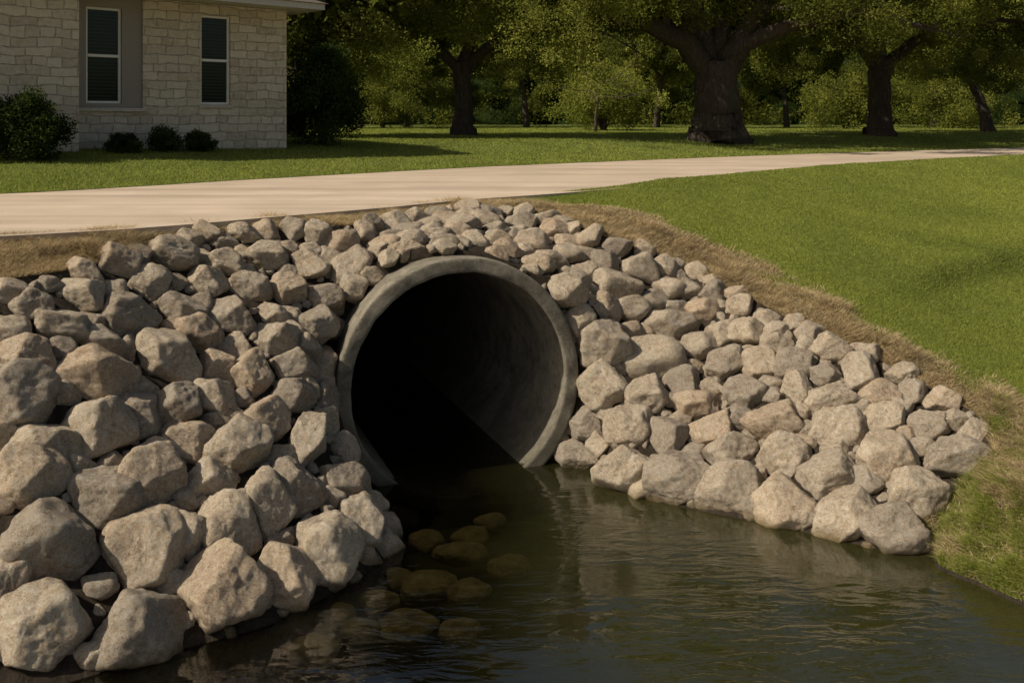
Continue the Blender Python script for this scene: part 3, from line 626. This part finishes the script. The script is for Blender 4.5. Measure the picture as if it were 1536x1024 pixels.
mb.build('siding_panel',M['taupe'],h)
MB().box(-4.40,-3.0,-.06,.05,zz(.50),zz(.57)).build('ledge',M['sill'],h,bevel=.01)
for (x0,x1),yy in ((w1,.10),(w2,.06)):
    f=MB(); t=.045
    f.box(x0,x0+t,yy,yy+.07,wb,wt); f.box(x1-t,x1,yy,yy+.07,wb,wt); f.box(x0+t,x1-t,yy,yy+.07,wb,wb+t); f.box(x0+t,x1-t,yy,yy+.07,wt-t,wt); f.box(x0+t,x1-t,yy-.01,yy+.06,(wb+wt)/2-.03,(wb+wt)/2+.02)
    fo=f.build('window',M['white'],h,bevel=.004)
    zm=(wb+wt)/2
    for za,zb in ((wb+t,zm-.03),(zm+.02,wt-t)): MB().box(x0+t,x1-t,yy+.03,yy+.036,za,zb).build('pane',M['glass'],fo)
    bl=MB(); z=wb+.06
    while z<wt-.06: bl.box(x0+t,x1-t,yy+.085,yy+.105,z,z+.03); z+=.064
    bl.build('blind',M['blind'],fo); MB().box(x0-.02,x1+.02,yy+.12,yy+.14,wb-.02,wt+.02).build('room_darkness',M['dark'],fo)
MB().box(w2[0]-.05,w2[1]+.05,-.04,.06,wb-.07,wb-.002).build('sill',M['sill'],h,bevel=.008)
MB().box(-9.5,.38,-.75,8.5,zz(EV+.03),zz(EV+.06)).build('soffit',M['soffit'],h)
mb=MB(); mb.box(-9.5,.38,-.79,-.753,zz(EV),zz(EV+.12)); mb.box(.383,.42,-.79,8.5,zz(EV),zz(EV+.12)); mb.build('fascia',M['eave'],h)
e_=zz(EV+.125); me=MB(); me.V=[(-9.6,-.85,e_),(.48,-.85,e_),(.48,8.6,e_),(-9.6,8.6,e_),(-4,3.8,zz(4.6)),(-5,3.8,zz(4.6))]; me.F=[(0,1,4,5),(1,2,4),(2,3,5,4),(3,0,5),(0,3,2,1)]; me.build('roof',M['roof'],h)
# ---------------------------------------------------------------- light, world, camera
Sd=Vector((-.66,-.32,.69)).normalized()
sl=bpy.data.lights.new('sun','SUN'); sl.energy=5.0; sl.angle=math.radians(.5); sl.color=(1,.90,.74); so=bpy.data.objects.new('sun',sl); COL.objects.link(so); so.rotation_euler=(-Sd).to_track_quat('-Z','Y').to_euler(); so.location=(-20,-5,25)
w=bpy.data.worlds.new('World'); S.world=w; w.use_nodes=True; nt=w.node_tree; nt.nodes.clear()
sk=nt.nodes.new('ShaderNodeTexSky'); sk.sky_type='NISHITA'; sk.sun_disc=False; sk.sun_elevation=math.asin(Sd.z); sk.sun_rotation=math.atan2(Sd.x,Sd.y); sk.dust_density=3
bg=nt.nodes.new('ShaderNodeBackground'); bg.inputs[1].default_value=.08; wo=nt.nodes.new('ShaderNodeOutputWorld')
tn=mixc(nt,1,sk.outputs[0],(1,.92,.80),'MULTIPLY'); nt.links.new(tn,bg.inputs[0]); nt.links.new(bg.outputs[0],wo.inputs[0])
cd=bpy.data.cameras.new('camera'); cam=bpy.data.objects.new('camera',cd); COL.objects.link(cam); cam.rotation_euler=(math.radians(90),0,0)
cd.sensor_width=36; cd.lens=36*F_/1536; cd.shift_y=-(512-HZ)/1536; cd.clip_end=2000; cd.clip_start=.05; S.camera=cam
S.view_settings.view_transform='Standard'; S.view_settings.look='None'; S.view_settings.exposure=0
